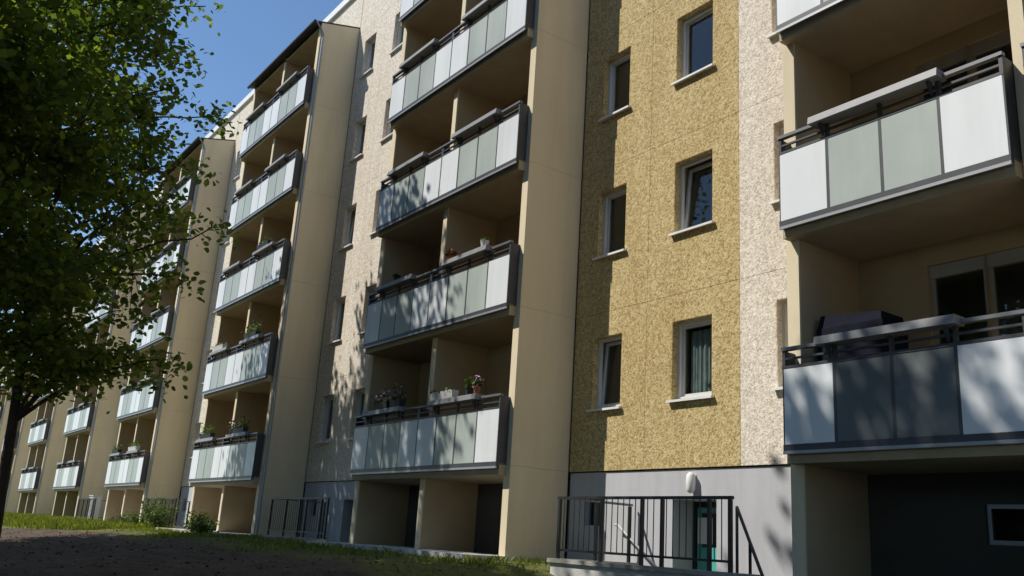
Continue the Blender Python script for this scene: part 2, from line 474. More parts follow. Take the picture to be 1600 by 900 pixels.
plinth_me = wall_mesh('plinth', M['plinth'], 0, PAN['C'][1] - PAN['A'][0], -2.75, -0.02, plinth_holes, y=0.03, depth=0.56, edge=0.3)
# windows: frame is the window mesh; sash, pane, sill, room are sub-parts
FD = 0.115
reveal_me = {}
for k in 'ABC':
    w = WIN[k][1] - WIN[k][0]; h = WZ[1] - WZ[0]
    d0, d1 = 0.004, FD - 0.001
    t = 0.008
    reveal_me[k] = (MB().box(0.001, t, d0, d1, 0, h).box(w - t, w - 0.001, d0, d1, 0, h).box(t, w - t, d0, d1, h - t, h - 0.001))

def frame_mb(w, h, t=0.06, d0=FD, d1=FD + 0.07):
    return MB().box(0, t, d0, d1, 0, h).box(w - t, w, d0, d1, 0, h).box(t, w - t, d0, d1, 0, t).box(t, w - t, d0, d1, h - t, h)
def sash_mb(w, h, t=0.055):
    return MB().box(0, t, 0, 0.05, 0, h).box(w - t, w, 0, 0.05, 0, h).box(t, w - t, 0, 0.05, 0, t).box(t, w - t, 0, 0.05, h - t, h)
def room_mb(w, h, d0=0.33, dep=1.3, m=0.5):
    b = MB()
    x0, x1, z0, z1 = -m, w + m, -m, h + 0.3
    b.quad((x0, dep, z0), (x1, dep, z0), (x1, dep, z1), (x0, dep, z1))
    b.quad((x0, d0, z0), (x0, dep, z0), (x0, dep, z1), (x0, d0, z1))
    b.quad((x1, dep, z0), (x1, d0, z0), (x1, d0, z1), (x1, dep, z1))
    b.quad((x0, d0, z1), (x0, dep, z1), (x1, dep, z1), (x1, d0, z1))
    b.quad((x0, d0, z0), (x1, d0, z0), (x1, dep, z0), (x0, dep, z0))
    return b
win_me = {}
for k in 'ABC':
    w = WIN[k][1] - WIN[k][0]; h = WZ[1] - WZ[0]
    win_me[k] = dict(
        frame=frame_mb(w, h).mesh('window', M['frame']),
        sash=sash_mb(w - 0.1, h - 0.1).mesh('sash', M['frame']),
        pane=MB().box(0.05, w - 0.15, 0.02, 0.028, 0.05, h - 0.15).mesh('pane', M['glass']),
        sill=MB().hexa([(-0.05, -0.075, -0.05), (w + 0.05, -0.075, -0.05), (w + 0.05, FD, -0.012), (-0.05, FD, -0.012),
                        (-0.05, -0.075, -0.012), (w + 0.05, -0.075, -0.012), (w + 0.05, FD, 0.022), (-0.05, FD, 0.022)]).mesh('sill', M['sill']),
        room=room_mb(w, h).mesh('room', M['room']))

def wavy(w, h, amp=0.025, n=30, f=42):
    b = MB()
    for i in range(n + 1):
        x = w * i / n
        y = amp * math.sin(f * x) + amp * 0.5 * math.sin(f * 2.3 * x + 1)
        b.v += [(x, y, 0), (x, y, h)]
    for i in range(n): b.f.append((2 * i, 2 * i + 2, 2 * i + 3, 2 * i + 1))
    return b
CUR_FULL = wavy(0.62, 1.05).mesh('curtain', M['curtain'])
CUR_NET = wavy(0.56, 1.02, 0.02, 30, 55).mesh('curtain', M['net'])
CUR_SIDE = wavy(0.26, 1.1).mesh('curtain', M['curtain'])
tilts = {(0, 'A', 0): 4.0, (0, 'B', 1): 6.0, (1, 'A', 2): 5.0}
rw = random.Random(3)
for g in GAPS:
    ox = -g * P
    put('wall', core_me, bld, (PAN['A'][0] + ox, 0, 0))
    put('plinth', plinth_me, bld, (PAN['A'][0] + ox, 0, 0))
    for k in 'ABC':
        colr = 'yellow' if (g == 0 and k in 'AB') else 'cream'
        put('attic_panel', panel_me[colr, k + 'top'], bld, (PAN[k][0] + ox, 0, 14.0))
        rm = reveal_me[k].mesh('reveal', M[colr])
        for l in range(5):
            put('wall_panel', panel_me[colr, k], bld, (PAN[k][0] + ox, 0, l * S))
            wl = (WIN[k][0] + ox, 0, l * S + WZ[0])
            me = win_me[k]
            w = put('window', me['frame'], bld, wl)
            put('reveal', rm, w, wl)
            put('sill', me['sill'], w, wl)
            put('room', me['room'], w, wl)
            tl = math.radians(tilts.get((g, k, l), 0))
            s = put('sash', me['sash'], w, (wl[0] + 0.05, FD + 0.055, wl[2] + 0.05), (-tl, 0, 0))
            put('pane', me['pane'], w, (wl[0] + 0.05, FD + 0.055, wl[2] + 0.05), (-tl, 0, 0))
            if (g, k, l) == (0, 'B', 0):
                put('curtain', CUR_NET, w, (wl[0] + 0.15, 0.28, wl[2] + 0.12))
            elif (g, k, l) == (0, 'B', 1):
                put('curtain', CUR_SIDE, w, (wl[0] + 0.40, 0.50, wl[2] + 0.05))
            elif (g, k, l) == (0, 'B', 2): pass
            elif rw.random() < 0.35:
                put('curtain', CUR_SIDE, w, (wl[0] + rw.choice((0.05, 0.4)), 0.30, wl[2] + 0.08))

# basement doors and little plinth windows
door_frame = (MB().box(0, 0.07, 0, 0.08, 0, 2.1).box(0.8, 0.87, 0, 0.08, 0, 2.1).box(0.07, 0.8, 0, 0.08, 2.02, 2.1)).mesh('door', M['black_iron'])
door_leaf = (MB().box(0.08, 0.79, 0.02, 0.06, 0.02, 1.42).box(0.08, 0.16, 0.02, 0.06, 1.42, 2.01).box(0.71, 0.79, 0.02, 0.06, 1.42, 2.01)
             .box(0.16, 0.71, 0.02, 0.06, 1.93, 2.01)).mesh('leaf', M['teal'])
door_pane = MB().box(0.16, 0.71, 0.035, 0.045, 1.42, 1.93).mesh('pane', M['glass'])
door_handle = MB().tube([(0.72, 0.02, 1.05), (0.72, -0.03, 1.05), (0.62, -0.03, 1.05)], 0.01).mesh('handle', M['alu'])
notice = MB().box(0.10, 0.40, 0.008, 0.014, 1.47, 1.86).mesh('notice', M['paper'])
pw_frame = (MB().box(0, 0.04, 0, 0.05, 0, 0.44).box(0.43, 0.47, 0, 0.05, 0, 0.44).box(0.04, 0.43, 0, 0.05, 0, 0.04).box(0.04, 0.43, 0, 0.05, 0.40, 0.44)).mesh('plinth_window', M['steel'])
pw_pane = MB().box(0.04, 0.43, 0.02, 0.026, 0.04, 0.40).mesh('pane', M['glass'])
pw_room = room_mb(0.47, 0.44, 0.2, 0.8, 0.1).mesh('room', M['room'])
dr_room = room_mb(0.87, 2.1, 0.14, 0.95, 0.25).mesh('room', M['room'])
for g in GAPS:
    ox = -g * P
    dl = (8.25 + ox, 0.46, -2.57)
    d = put('door', door_frame, bld, dl)
    put('leaf', door_leaf, d, dl); put('pane', door_pane, d, dl); put('handle', door_handle, d, dl)
    put('room', dr_room, d, dl)
    if g == 0: put('notice', notice, d, dl)
    pl = (6.13 + ox, 0.16, -0.90)
    w = put('plinth_window', pw_frame, bld, pl)
    put('pane', pw_pane, w, pl); put('room', pw_room, w, pl)

# balcony towers
PF = -1.27            # pier front
BF = -1.476           # balcony panel plane
def pier_mesh(t, m='render', f=0.0, zlow=-2.9):
    z0, zf, zb = zlow, 13.93, 14.24
    return MB().hexa([(0, PF + f, z0), (t, PF + f, z0), (t, -0.004, z0), (0, -0.004, z0), (0, PF + f, zf), (t, PF + f, zf), (t, -0.004, zb), (0, -0.004, zb)]).mesh('pier', M[m])
def pier_seg(z0, z1, t=0.18):
    return MB().box(0, t, PF, -0.004, z0 + 0.002, z1 - 0.002).mesh('pier_panel', M['render'])
PSEG = [pier_seg(-2.9, 0.0)] + [pier_seg(k * S, (k + 1) * S) for k in range(4)]
PIER = pier_mesh(0.18, zlow=4 * S + 0.002)
DIV = pier_mesh(0.15, 'shade_lining', 0.03)  # sides take the shade-darkened ochre, the front end stays pale
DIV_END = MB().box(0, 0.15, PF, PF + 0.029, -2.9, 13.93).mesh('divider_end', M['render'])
SHADE_LINING = MB().box(0, 0.006, PF + 0.03, -0.006, -2.9, 13.9).mesh('shade_lining', M['shade_lining'])  # thin sheets added inside the piers to carry the interior shade
def unit_meshes(W):
    q = W / 4
    white = MB().box(0.02, q - 0.02, -0.006, 0.008, 0.045, 0.945).mesh('panel', M['white_panel'])
    frost = MB().box(0.02, q - 0.02, -0.002, 0.010, 0.045, 0.945).mesh('glass_panel', M['frost'])
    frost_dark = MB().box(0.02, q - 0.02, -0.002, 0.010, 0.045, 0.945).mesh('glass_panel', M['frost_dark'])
    r = MB()
    for i in range(5):
        x = min(max(i * q, 0.021), W - 0.021)
        r.box(x - 0.0205, x + 0.0205, -0.004, 0.045, 0.0, 1.17)
    r.box(0, W, -0.012, 0.05, -0.03, 0.04)
    r.box(0, W, -0.009, 0.04, 0.949, 0.985)
    r.box(0.041, W - 0.041, 0.0, 0.03, 1.06, 1.085)
    r.box(0.0, 0.03, 0.046, 0.202, 0.0, 1.17).box(W - 0.03, W, 0.046, 0.202, 0.0, 1.17)
    rail = r.mesh('railing', M['steel'])
    hand = MB().box(-0.005, W + 0.005, -0.02, 0.05, 1.171, 1.212).mesh('hand_rail', M['rail_grey'])
    trim = MB().box(0.0, W, -0.018, 0.01, -0.068, -0.031).mesh('edge_trim', M['alu'])
    a, c = W * 0.19, W * 0.775
    shelf = MB().hexa([(a, -0.14, 1.155), (c, -0.14, 1.155), (c, 0.07, 1.155), (a, 0.07, 1.155), (a, -0.125, 1.25), (c, -0.125, 1.25), (c, 0.08, 1.25), (a, 0.08, 1.25)]).mesh('flower_shelf', M['shelf'])
    bracket = MB().hexa([(0, -0.09, 1.12), (0.03, -0.09, 1.12), (0.03, -0.012, 1.0), (0, -0.012, 1.0), (0, -0.09, 1.149), (0.03, -0.09, 1.149), (0.03, -0.012, 1.149), (0, -0.012, 1.149)]).mesh('shelf_bracket', M['steel'])
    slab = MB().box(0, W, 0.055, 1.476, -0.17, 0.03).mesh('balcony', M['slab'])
    return dict(white=white, frost=frost, frost_dark=frost_dark, rail=rail, hand=hand, trim=trim, shelf=shelf, bracket=bracket, slab=slab, q=q, bx=(a + 0.12, c - 0.15))
U_STD = unit_meshes(2.79)
U_END = unit_meshes(2.87)
# balcony back wall: window beside a glazed door
def back_meshes(W):
    holes = [(1.0, 1.72, 0.85, 2.37), (1.72, 2.5, 0.06, 2.37)]
    d = dict(
        wall=wall_mesh('back_wall', M['shade_lining'], 0, W, 0.031, S - 0.171, holes, y=0.0, depth=0.16, edge=0.1),
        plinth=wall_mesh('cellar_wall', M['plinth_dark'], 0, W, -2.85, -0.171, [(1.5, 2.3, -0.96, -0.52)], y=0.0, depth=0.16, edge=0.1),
        frame=(MB().box(1.0, 1.06, 0.06, 0.12, 0.85, 2.21).box(1.66, 1.78, 0.06, 0.12, 0.85, 2.21).box(2.44, 2.5, 0.06, 0.12, 0.06, 2.21).box(1.66, 1.78, 0.06, 0.12, 0.06, 0.85)
               .box(1.06, 1.66, 0.06, 0.12, 0.85, 0.92).box(1.78, 2.44, 0.06, 0.12, 0.06, 0.14).box(1.0, 2.5, 0.04, 0.13, 2.21, 2.368)).mesh('balcony_window', M['frame_shade']),
        pane=MB().box(1.06, 1.66, 0.085, 0.092, 0.92, 2.21).mesh('pane', M['glass']),
        dpane=MB().box(1.78, 2.44, 0.085, 0.092, 0.14, 2.21).mesh('pane', M['glass']),
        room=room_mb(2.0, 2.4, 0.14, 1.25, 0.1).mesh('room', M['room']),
        cframe=(MB().box(1.5, 1.55, 0.03, 0.08, -0.96, -0.52).box(2.25, 2.3, 0.03, 0.08, -0.96, -0.52).box(1.55, 2.25, 0.03, 0.08, -0.96, -0.91).box(1.55, 2.25, 0.03, 0.08, -0.57, -0.52)).mesh('cellar_window', M['alu']),
        cpane=MB().box(1.55, 2.25, 0.05, 0.056, -0.91, -0.57).mesh('pane', M['glass']),
        croom=room_mb(1.0, 0.6, 0.14, 0.8, 0.1).mesh('room', M['room']))
    return d
BK = back_meshes(2.86)
def tower_x(t): return (1 - t) * P
for t in TOWERS:
    x0 = tower_x(t)
    if t == 0:
        units = [(x0 - 0.02, U_END), (x0 + 3.05, U_END)]
        pl, dv, pr = x0 - 0.09, x0 + 2.86, x0 + 5.95
    else:
        units = [(x0, U_STD), (x0 + 2.79, U_STD)]
        pl, dv, pr = x0 - 0.10, x0 + 2.715, x0 + 5.52
    pio = put('pier', PIER, bld, (pl, 0, 0)); pio2 = put('pier', PIER, bld, (pr, 0, 0))
    for m_ in PSEG: put('pier_panel', m_, pio, (pl, 0, 0)); put('pier_panel', m_, pio2, (pr, 0, 0))
    dvo = put('divider', DIV, bld, (dv, 0, 0)); put('divider_end', DIV_END, dvo, (dv, 0, 0))
    put('shade_lining', SHADE_LINING, pio, (pl + 0.181, 0, 0)); put('shade_lining', SHADE_LINING, pio2, (pr - 0.007, 0, 0))
    for ui, (ux, U) in enumerate(units):
        bx = (pl + 0.18 + (dv - pl - 0.18 - 2.86) / 2) if ui == 0 else (dv + 0.15 + (pr - dv - 0.15 - 2.86) / 2)
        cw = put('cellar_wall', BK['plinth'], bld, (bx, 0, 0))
        c = put('cellar_window', BK['cframe'], bld, (bx, 0, 0)); put('pane', BK['cpane'], c, (bx, 0, 0)); put('room', BK['croom'], c, (bx + 1.4, 0, -1.0))
        for l in range(5):
            z = l * S
            bl = put('balcony', U['slab'], bld, (ux, BF, z))
            for i in range(4):
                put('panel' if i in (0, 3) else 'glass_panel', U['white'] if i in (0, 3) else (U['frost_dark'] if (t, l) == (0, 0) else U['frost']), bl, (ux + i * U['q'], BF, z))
            put('railing', U['rail'], bl, (ux, BF, z))
            put('hand_rail', U['hand'], bl, (ux, BF, z))
            put('edge_trim', U['trim'], bl, (ux, BF, z))
            put('flower_shelf', U['shelf'], bl, (ux, BF, z))
            for xx in U['bx']: put('shelf_bracket', U['bracket'], bl, (ux + xx, BF, z))
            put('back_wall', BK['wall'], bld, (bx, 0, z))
            w = put('balcony_window', BK['frame'], bld, (bx, 0, z))
            put('pane', BK['pane'], w, (bx, 0, z)); put('pane', BK['dpane'], w, (bx, 0, z)); put('room', BK['room'], w, (bx + 0.75, 0, z + 0.1))
    # sloping tower roof with fascia and gutter
    a, c = pl - 0.01, pr + 0.19
    rf = MB().hexa([(a - x0, -1.46, 13.90), (c - x0, -1.46, 13.90), (c - x0, 0.0, 14.252), (a - x0, 0.0, 14.252),
                    (a - x0, -1.46, 13.935), (c - x0, -1.46, 13.935), (c - x0, 0.0, 14.285), (a - x0, 0.0, 14.285)]).mesh('tower_roof', M['roof'])
    ro = put('tower_roof', rf, bld, (x0, 0, 0))
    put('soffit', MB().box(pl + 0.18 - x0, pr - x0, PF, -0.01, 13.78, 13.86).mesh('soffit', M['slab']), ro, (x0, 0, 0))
    put('gutter', MB().tube([(a - x0, -1.50, 13.91), (c - x0, -1.50, 13.91)], 0.05, 8).mesh('gutter', M['roof']), ro, (x0, 0, 0))
    if t != 1:
        put('downpipe', MB().tube([(pr + 0.22 - x0, -1.46, 13.9), (pr + 0.225 - x0, -1.20, 13.55), (pr + 0.225 - x0, -1.20, -1.6)], 0.038, 8).mesh('downpipe', M['alu']), bld, (x0, 0, 0))
    # attic wall behind the tower roof
    put('attic_wall', MB().box(pl + 0.0 - x0, pr + 0.18 - x0, 0.0, 0.25, 13.84, 15.7).mesh('attic_wall', M['cream']), bld, (x0, 0, 0))
put('cornice', MB().box(-81.0, 23.2, -0.10, 0.35, 15.702, 15.95).mesh('cornice', M['cornice']), bld, (0, 0, 0))
put('building_body', MB().box(-80.9, 23.1, 1.45, 11.5, -2.8, 15.7).box(-80.9, 23.1, 0.34, 11.5, 15.72, 15.9).box(-80.95, -80.6, 0.3, 11.5, -2.8, 15.7).box(22.8, 23.1, 0.3, 11.5, -2.8, 15.7).mesh('building_body', M['cream']), bld, (0, 0, 0))

# wall lamp over the basement door
lamp = bpy.data.objects.new('wall_lamp', None); COL.objects.link(lamp); lamp.location = (8.68, 0.03, -0.22); WLOC[lamp.name] = Vector((8.68, 0.03, -0.22))
tag(lamp, 'oval white opal wall lamp above the teal basement door', 'lamp')
put('back_plate', MB().box(-0.045, 0.045, -0.02, 0.0, -0.12, 0.11).mesh('back_plate', M['frame']), lamp, lamp.location)
prof = [(0.015, -0.165), (0.045, -0.152), (0.066, -0.107), (0.072, 0.0), (0.066, 0.1), (0.041, 0.136), (0.016, 0.145)]
put('lamp_shade', MB().lathe(prof, 16, (0, -0.078, 0)).mesh('lamp_shade', M['lampglass'], True), lamp, lamp.location)

# ------------------------------------------------------------------ basement stair pits: retaining walls and railings
GN = ['in front of the yellow wall', 'left of the nearest complete balcony tower',
      'beside the green bush', 'by the far towers']
for g in (0, 1, 2, 3):
    ox = -g * P
    a, c = PITS[g]
    o0 = Vector((a, -1.6, -1.45))
    pit = bpy.data.objects.new('basement_stair_pit', None); COL.objects.link(pit); pit.location = o0; WLOC[pit.name] = o0.copy()
    tag(pit, 'low concrete wall round the basement steps ' + GN[g], 'retaining wall', 'retaining walls round the basement steps')
    W_ = c - a
    put('front_wall', MB().box(-0.16, W_ + 0.3, 0, 0.18, -1.5, -0.06).mesh('front_wall', M['pale_concrete']), pit, o0)
    put('end_wall', MB().box(-0.16, 0.02, 0.18, 1.62, -1.5, -0.06).mesh('end_wall', M['pale_concrete']), pit, o0)
    put('coping', MB().box(-0.2, W_ + 0.32, -0.04, 0.21, -0.06, 0.0).box(-0.2, 0.05, 0.21, 1.62, -0.06, 0.0).mesh('coping', M['concrete']), pit, o0)
    put('pit_floor', MB().box(0.02, W_ + 2.0, 0.18, 1.75, -1.3, -1.13).mesh('pit_floor', M['concrete']), pit, o0)
    for i in range(5):
        put('step', MB().box(W_ - 0.1 + i * 0.28, W_ + 0.25 + i * 0.28 - 0.07, 0.2, 1.5, -1.128, -0.95 + 0.15 * i).mesh('step', M['concrete']), pit, o0)
    # railing on the coping
    rr = bpy.data.objects.new('basement_railing', None); COL.objects.link(rr)
    r0_ = Vector((7.42 + ox, -1.55, -1.45)); rr.location = r0_; WLOC[rr.name] = r0_.copy()
    tag(rr, 'black iron railing with thin bars ' + GN[g], 'railing', 'railings round the basement steps')
    L = 3.36
    put('top_rail', MB().box(-0.02, L + 0.02, -0.02, 0.02, 0.86, 0.90).mesh('top_rail', M['black_iron']), rr, r0_)
    put('bottom_rail', MB().box(0.0, L, -0.012, 0.012, 0.11, 0.14).mesh('bottom_rail', M['black_iron']), rr, r0_)
    put('side_rail', MB().box(-0.018, 0.018, 0.02, 1.5, 0.865, 0.90).box(-0.012, 0.012, 0.02, 1.5, 0.11, 0.14).mesh('side_rail', M['rail_grey']), rr, r0_)
    pm = MB().box(-0.022, 0.022, -0.022, 0.022, 0.0, 0.858).mesh('post', M['black_iron'])
    for px in (0.025, 0.98, 1.80, 2.18, 3.0, L - 0.025): put('post', pm, rr, r0_ + Vector((px, 0, 0)))
    put('post', pm, rr, r0_ + Vector((0.0, 0.75, 0))); put('post', pm, rr, r0_ + Vector((0.0, 1.45, 0)))
    bm_ = MB().box(-0.005, 0.005, -0.005, 0.005, 0.14, 0.86).mesh('baluster', M['black_iron'])
    i = 0; x = 0.13
    while x < L - 0.06:
        if min(abs(x - q) for q in (0.98, 1.80, 2.18, 3.0)) > 0.05: put('baluster', bm_, rr, r0_ + Vector((x, 0, 0)))
        x += 0.118
    if g == 0:
        h0 = Vector((7.05, 0.0, -0.88))
        hr = put('wall_handrail', MB().tube([(0, -0.07, 0), (0.08, -0.09, 0), (1.0, -0.09, -0.62)], 0.02, 8).mesh('wall_handrail', M['pale_iron'], True), None, h0)
        tag(hr, 'pale handrail sloping down the grey wall behind the black railing', 'handrail')
        h1 = Vector((10.3, -0.9, -1.5))
        sr = bpy.data.objects.new('stair_handrail', None); COL.objects.link(sr); sr.location = h1; WLOC[sr.name] = h1.copy()
        tag(sr, 'black handrail sloping down towards the right beside the basement railing', 'handrail')
        put('rail', MB().tube([(0, 0, 0.86), (0.42, -0.25, 0.42), (1.0, -0.6, -0.18)], 0.022, 8).mesh('rail', M['black_iron']), sr, h1)
        put('post', MB().tube([(0, 0, -0.35), (0, 0, 0.86)], 0.02, 8).mesh('post', M['black_iron']), sr, h1)
        put('post', MB().tube([(0.42, -0.25, -0.9), (0.42, -0.25, 0.42)], 0.02, 8).mesh('post', M['black_iron']), sr, h1)

# concrete aprons at the feet of the towers
apron_lab = {1: 'at the foot of the nearest complete balcony tower', 2: 'at the foot of the second balcony tower', 3: 'at the foot of the third balcony tower, in the sun'}
for t in (1, 2, 3):
    x0 = tower_x(t)
    me = MB().box(-0.35, 5.75, -2.15, 0.0, -0.35, 0.03).mesh('concrete_apron', M['pale_concrete'])
    o = put('concrete_apron', me, None, (x0, 0, -1.52))
    tag(o, 'pale concrete apron ' + apron_lab[t], 'slab', 'concrete aprons under the balconies')

# ------------------------------------------------------------------ things on the balconies
def leaf_cloud(pts, size, rnd, up_bias=0.4, hexa=True):
    """one leaf-shaped face for every point; returns verts, faces arrays"""
    n = len(pts)
    nrm = rnd.normal(size=(n, 3)); nrm[:, 2] = np.abs(nrm[:, 2]) + up_bias
    nrm /= np.linalg.norm(nrm, axis=1)[:, None]
    a = np.cross(nrm, rnd.normal(size=(n, 3))); a /= np.linalg.norm(a, axis=1)[:, None]
    c = np.cross(nrm, a)
    s = (size * rnd.uniform(0.65, 1.3, n))[:, None]
    if hexa:
        prof = [(-0.5, 0.0, 0.0), (-0.2, 0.36, 0.04), (0.2, 0.30, 0.05), (0.55, 0.0, -0.06), (0.2, -0.30, 0.05), (-0.2, -0.36, 0.04)]
    else:
        prof = [(-0.5, 0, 0), (0, 0.4, 0.04), (0.55, 0, -0.04), (0, -0.4, 0.04)]
    k = len(prof)
    v = np.empty((n, k, 3))
    for i, (p, q, r) in enumerate(prof):
        v[:, i] = pts + s * (a * p + c * q + nrm * r)
    return v.reshape(-1, 3), k
def cloud_mesh(name, v, k, m):
    n = len(v) // k
    me = bpy.data.meshes.new(name)
    me.vertices.add(len(v)); me.vertices.foreach_set("co", v.astype(np.float32).ravel())
    me.loops.add(len(v)); me.loops.foreach_set("vertex_index", np.arange(len(v), dtype=np.int32))
    me.polygons.add(n)
    me.polygons.foreach_set("loop_start", np.arange(0, len(v), k, dtype=np.int32))
    me.polygons.foreach_set("loop_total", np.full(n, k, dtype=np.int32))
    me.materials.append(m)
    me.update(calc_edges=True); me.validate()
    return me
def ball(n, r, rnd, c=(0, 0, 0)):
    p = rnd.normal(size=(n, 3)); p /= np.linalg.norm(p, axis=1)[:, None]
    return p * (rnd.uniform(0.2, 1, n) ** 0.5)[:, None] * np.array(r) + np.array(c)

def flower_pot(x, y, z, r, h, potm, leaf_r, petal, label, name='potted_plant', cat='plant', npet=40):
    o = bpy.data.objects.new(name, None); COL.objects.link(o); o.location = (x, y, z); WLOC[o.name] = Vector((x, y, z))
    tag(o, label, cat)
    put('pot', MB().lathe([(r * 0.72, 0), (r, h), (r * 1.08, h), (r * 1.08, h * 1.08), (r * 0.9, h * 1.08), (r * 0.85, h * 0.9)], 12).mesh('pot', M[potm]), o, (x, y, z))
    v, k = leaf_cloud(ball(150, leaf_r, rng, (0, 0, h + leaf_r[2] * 0.6)), 0.055, rng, hexa=False)
    put('foliage', cloud_mesh('foliage', v, k, M['shrub']), o, (x, y, z))
    if petal:
        v, k = leaf_cloud(ball(npet, [q * 1.08 for q in leaf_r], rng, (0, 0, h + leaf_r[2] * 0.75)), 0.06, rng, hexa=False)
        tag(put('flowers', cloud_mesh('flowers', v, k, M[petal]), o, (x, y, z)), kind='stuff')
    return o
def flower_box(x, y, z, w, potm, petal, label, npet=70, dens=220, hgt=0.13):
    o = bpy.data.objects.new('flower_box', None); COL.objects.link(o); o.location = (x, y, z); WLOC[o.name] = Vector((x, y, z))
    tag(o, label, 'flower box')
    put('trough', MB().hexa([(0.02, 0.02, 0), (w - 0.02, 0.02, 0), (w - 0.02, 0.14, 0), (0.02, 0.14, 0), (0, 0, 0.15), (w, 0, 0.15), (w, 0.16, 0.15), (0, 0.16, 0.15)]).mesh('trough', M[potm]), o, (x, y, z))
    p = np.column_stack([rng.uniform(0, w, dens), rng.normal(0.08, 0.06, dens), 0.13 + np.abs(rng.normal(0, hgt, dens))])
    v, k = leaf_cloud(p, 0.06, rng, hexa=False)
    put('foliage', cloud_mesh('foliage', v, k, M['shrub']), o, (x, y, z))
    if petal:
        p = np.column_stack([rng.uniform(0, w, npet), rng.normal(0.08, 0.07, npet), 0.18 + np.abs(rng.normal(0, hgt, npet))])
        v, k = leaf_cloud(p, 0.065, rng, hexa=False)
        tag(put('flowers', cloud_mesh('flowers', v, k, M[petal]), o, (x, y, z)), kind='stuff')
    return o
SH = 1.251   # top of a flower shelf above the balcony's lower edge
flower_box(1.05, BF - 0.12, SH, 0.55, 'pot_dark', 'pink', 'pink flower box on lowest balcony of the nearest complete tower, far from divider')
flower_box(1.70, BF - 0.12, SH, 0.45, 'pot_dark', 'pink', 'shorter flower box with pink blooms beside the dividing wall on the lowest balcony', 40, 120)
flower_pot(2.55, BF + 0.45, 0.031 + 1.0, 0.09, 0.14, 'pot_dark', (0.16, 0.16, 0.14), 'pink', 'dark pot with a bushy plant at the dividing wall of the lowest balcony')
flower_box(3.35, BF - 0.12, SH, 0.8, 'pot_white', None, 'pale trough of low plants on the lowest balcony, nearest complete tower', 0, 60, 0.05)
flower_pot(4.60, BF - 0.03, SH, 0.075, 0.13, 'pot_dark', (0.10, 0.10, 0.16), None, 'dark pot with an upright green plant near the right end of the lowest balcony shelf')
flower_pot(4.86, BF - 0.03, SH, 0.07, 0.13, 'pot', (0.09, 0.09, 0.13), 'pink', 'terracotta pot with a flowering plant at the right end of the lowest balcony shelf')
flower_pot(3.55, BF - 0.03, 2.8 + SH, 0.08, 0.10, 'pot', (0.13, 0.10, 0.08), 'red', 'terracotta pot with red blooms on the second balcony up, nearest complete tower', npet=90)
flower_pot(4.75, BF - 0.03, 2.8 + SH, 0.085, 0.12, 'pot_white', (0.08, 0.08, 0.05), None, 'pale pot with a small plant on the second balcony up, nearest complete tower')
flower_pot(1.3, BF - 0.03, 2.8 + SH, 0.07, 0.1, 'pot_dark', (0.1, 0.1, 0.06), None, 'small dark pot on the shaded left half of the second balcony up')
X2 = tower_x(2)
flower_box(X2 + 0.75, BF - 0.12, SH, 1.1, 'pot_dark', None, 'dark flower box on lowest balcony of second tower, left half', 0, 200)
flower_box(X2 + 3.5, BF - 0.12, SH, 1.2, 'pot_dark', 'pink', 'flower box with pale blooms on lowest balcony of second tower, right half', 40, 260, 0.15)
flower_box(X2 + 3.6, BF - 0.12, 2.8 + SH, 1.0, 'pot_dark', None, 'bushy flower box on second balcony up, second tower, right half', 0, 300, 0.17)
flower_box(X2 + 0.8, BF - 0.12, 2.8 + SH, 0.9, 'pot_white', None, 'pale flower box on second balcony up, second tower, left half', 0, 130, 0.07)
flower_box(X2 + 3.6, BF - 0.12, 5.6 + SH, 0.9, 'pot_dark', None, 'low flower box on third balcony up, second tower, right half', 0, 120, 0.07)
X3 = tower_x(3)
flower_box(X3 + 3.4, BF - 0.12, SH, 1.2, 'pot_white', None, 'pale flower box on lowest balcony of third tower, right half', 0, 200, 0.12)
flower_box(X3 + 0.8, BF - 0.12, SH, 1.0, 'pot_dark', None, 'dark flower box on lowest balcony of third tower, left half', 0, 200, 0.12)
# dark covered box on the lowest balcony at the right
gx, gy, gz_ = 11.72, -1.05, 0.031
gb = bpy.data.objects.new('covered_barbecue', None); COL.objects.link(gb); gb.location = (gx, gy, gz_); WLOC[gb.name] = Vector((gx, gy, gz_))
tag(gb, 'dark blue-black covered box standing on the shaded lowest balcony at the right', 'barbecue')
put('cover', MB().hexa([(0, 0, 0.12), (0.86, 0, 0.12), (0.86, 0.5, 0.12), (0, 0.5, 0.12), (-0.01, -0.01, 1.46), (0.88, -0.01, 1.46), (0.88, 0.51, 1.46), (-0.01, 0.51, 1.46)])
    .hexa([(0.0, 0.0, 1.461), (0.86, 0.0, 1.461), (0.86, 0.5, 1.461), (0, 0.5, 1.461), (0.02, 0.03, 1.63), (0.84, 0.03, 1.57), (0.84, 0.47, 1.57), (0.02, 0.47, 1.63)]).mesh('cover', M['dark_cover']), gb, gb.location)
lg = MB().box(0, 0.04, 0, 0.04, 0, 0.119).mesh('leg', M['black_iron'])
for lx, ly in ((0.04, 0.04), (0.7, 0.04), (0.04, 0.42), (0.7, 0.42)): put('leg', lg, gb, gb.location + Vector((lx, ly, 0)))
# vase on the window sill behind the lace curtain
vz = put('vase', MB().lathe([(0.06, -0.18), (0.06, 0), (0.11, 0.06), (0.12, 0.12), (0.09, 0.2), (0.045, 0.25), (0.05, 0.28)], 14).mesh('vase', M['pot_dark'], True), None, (8.80, 0.37, 1.07 + 0.12))
tag(vz, 'dark round vase behind the glass of the lowest yellow-wall window with lace curtain', 'vase')
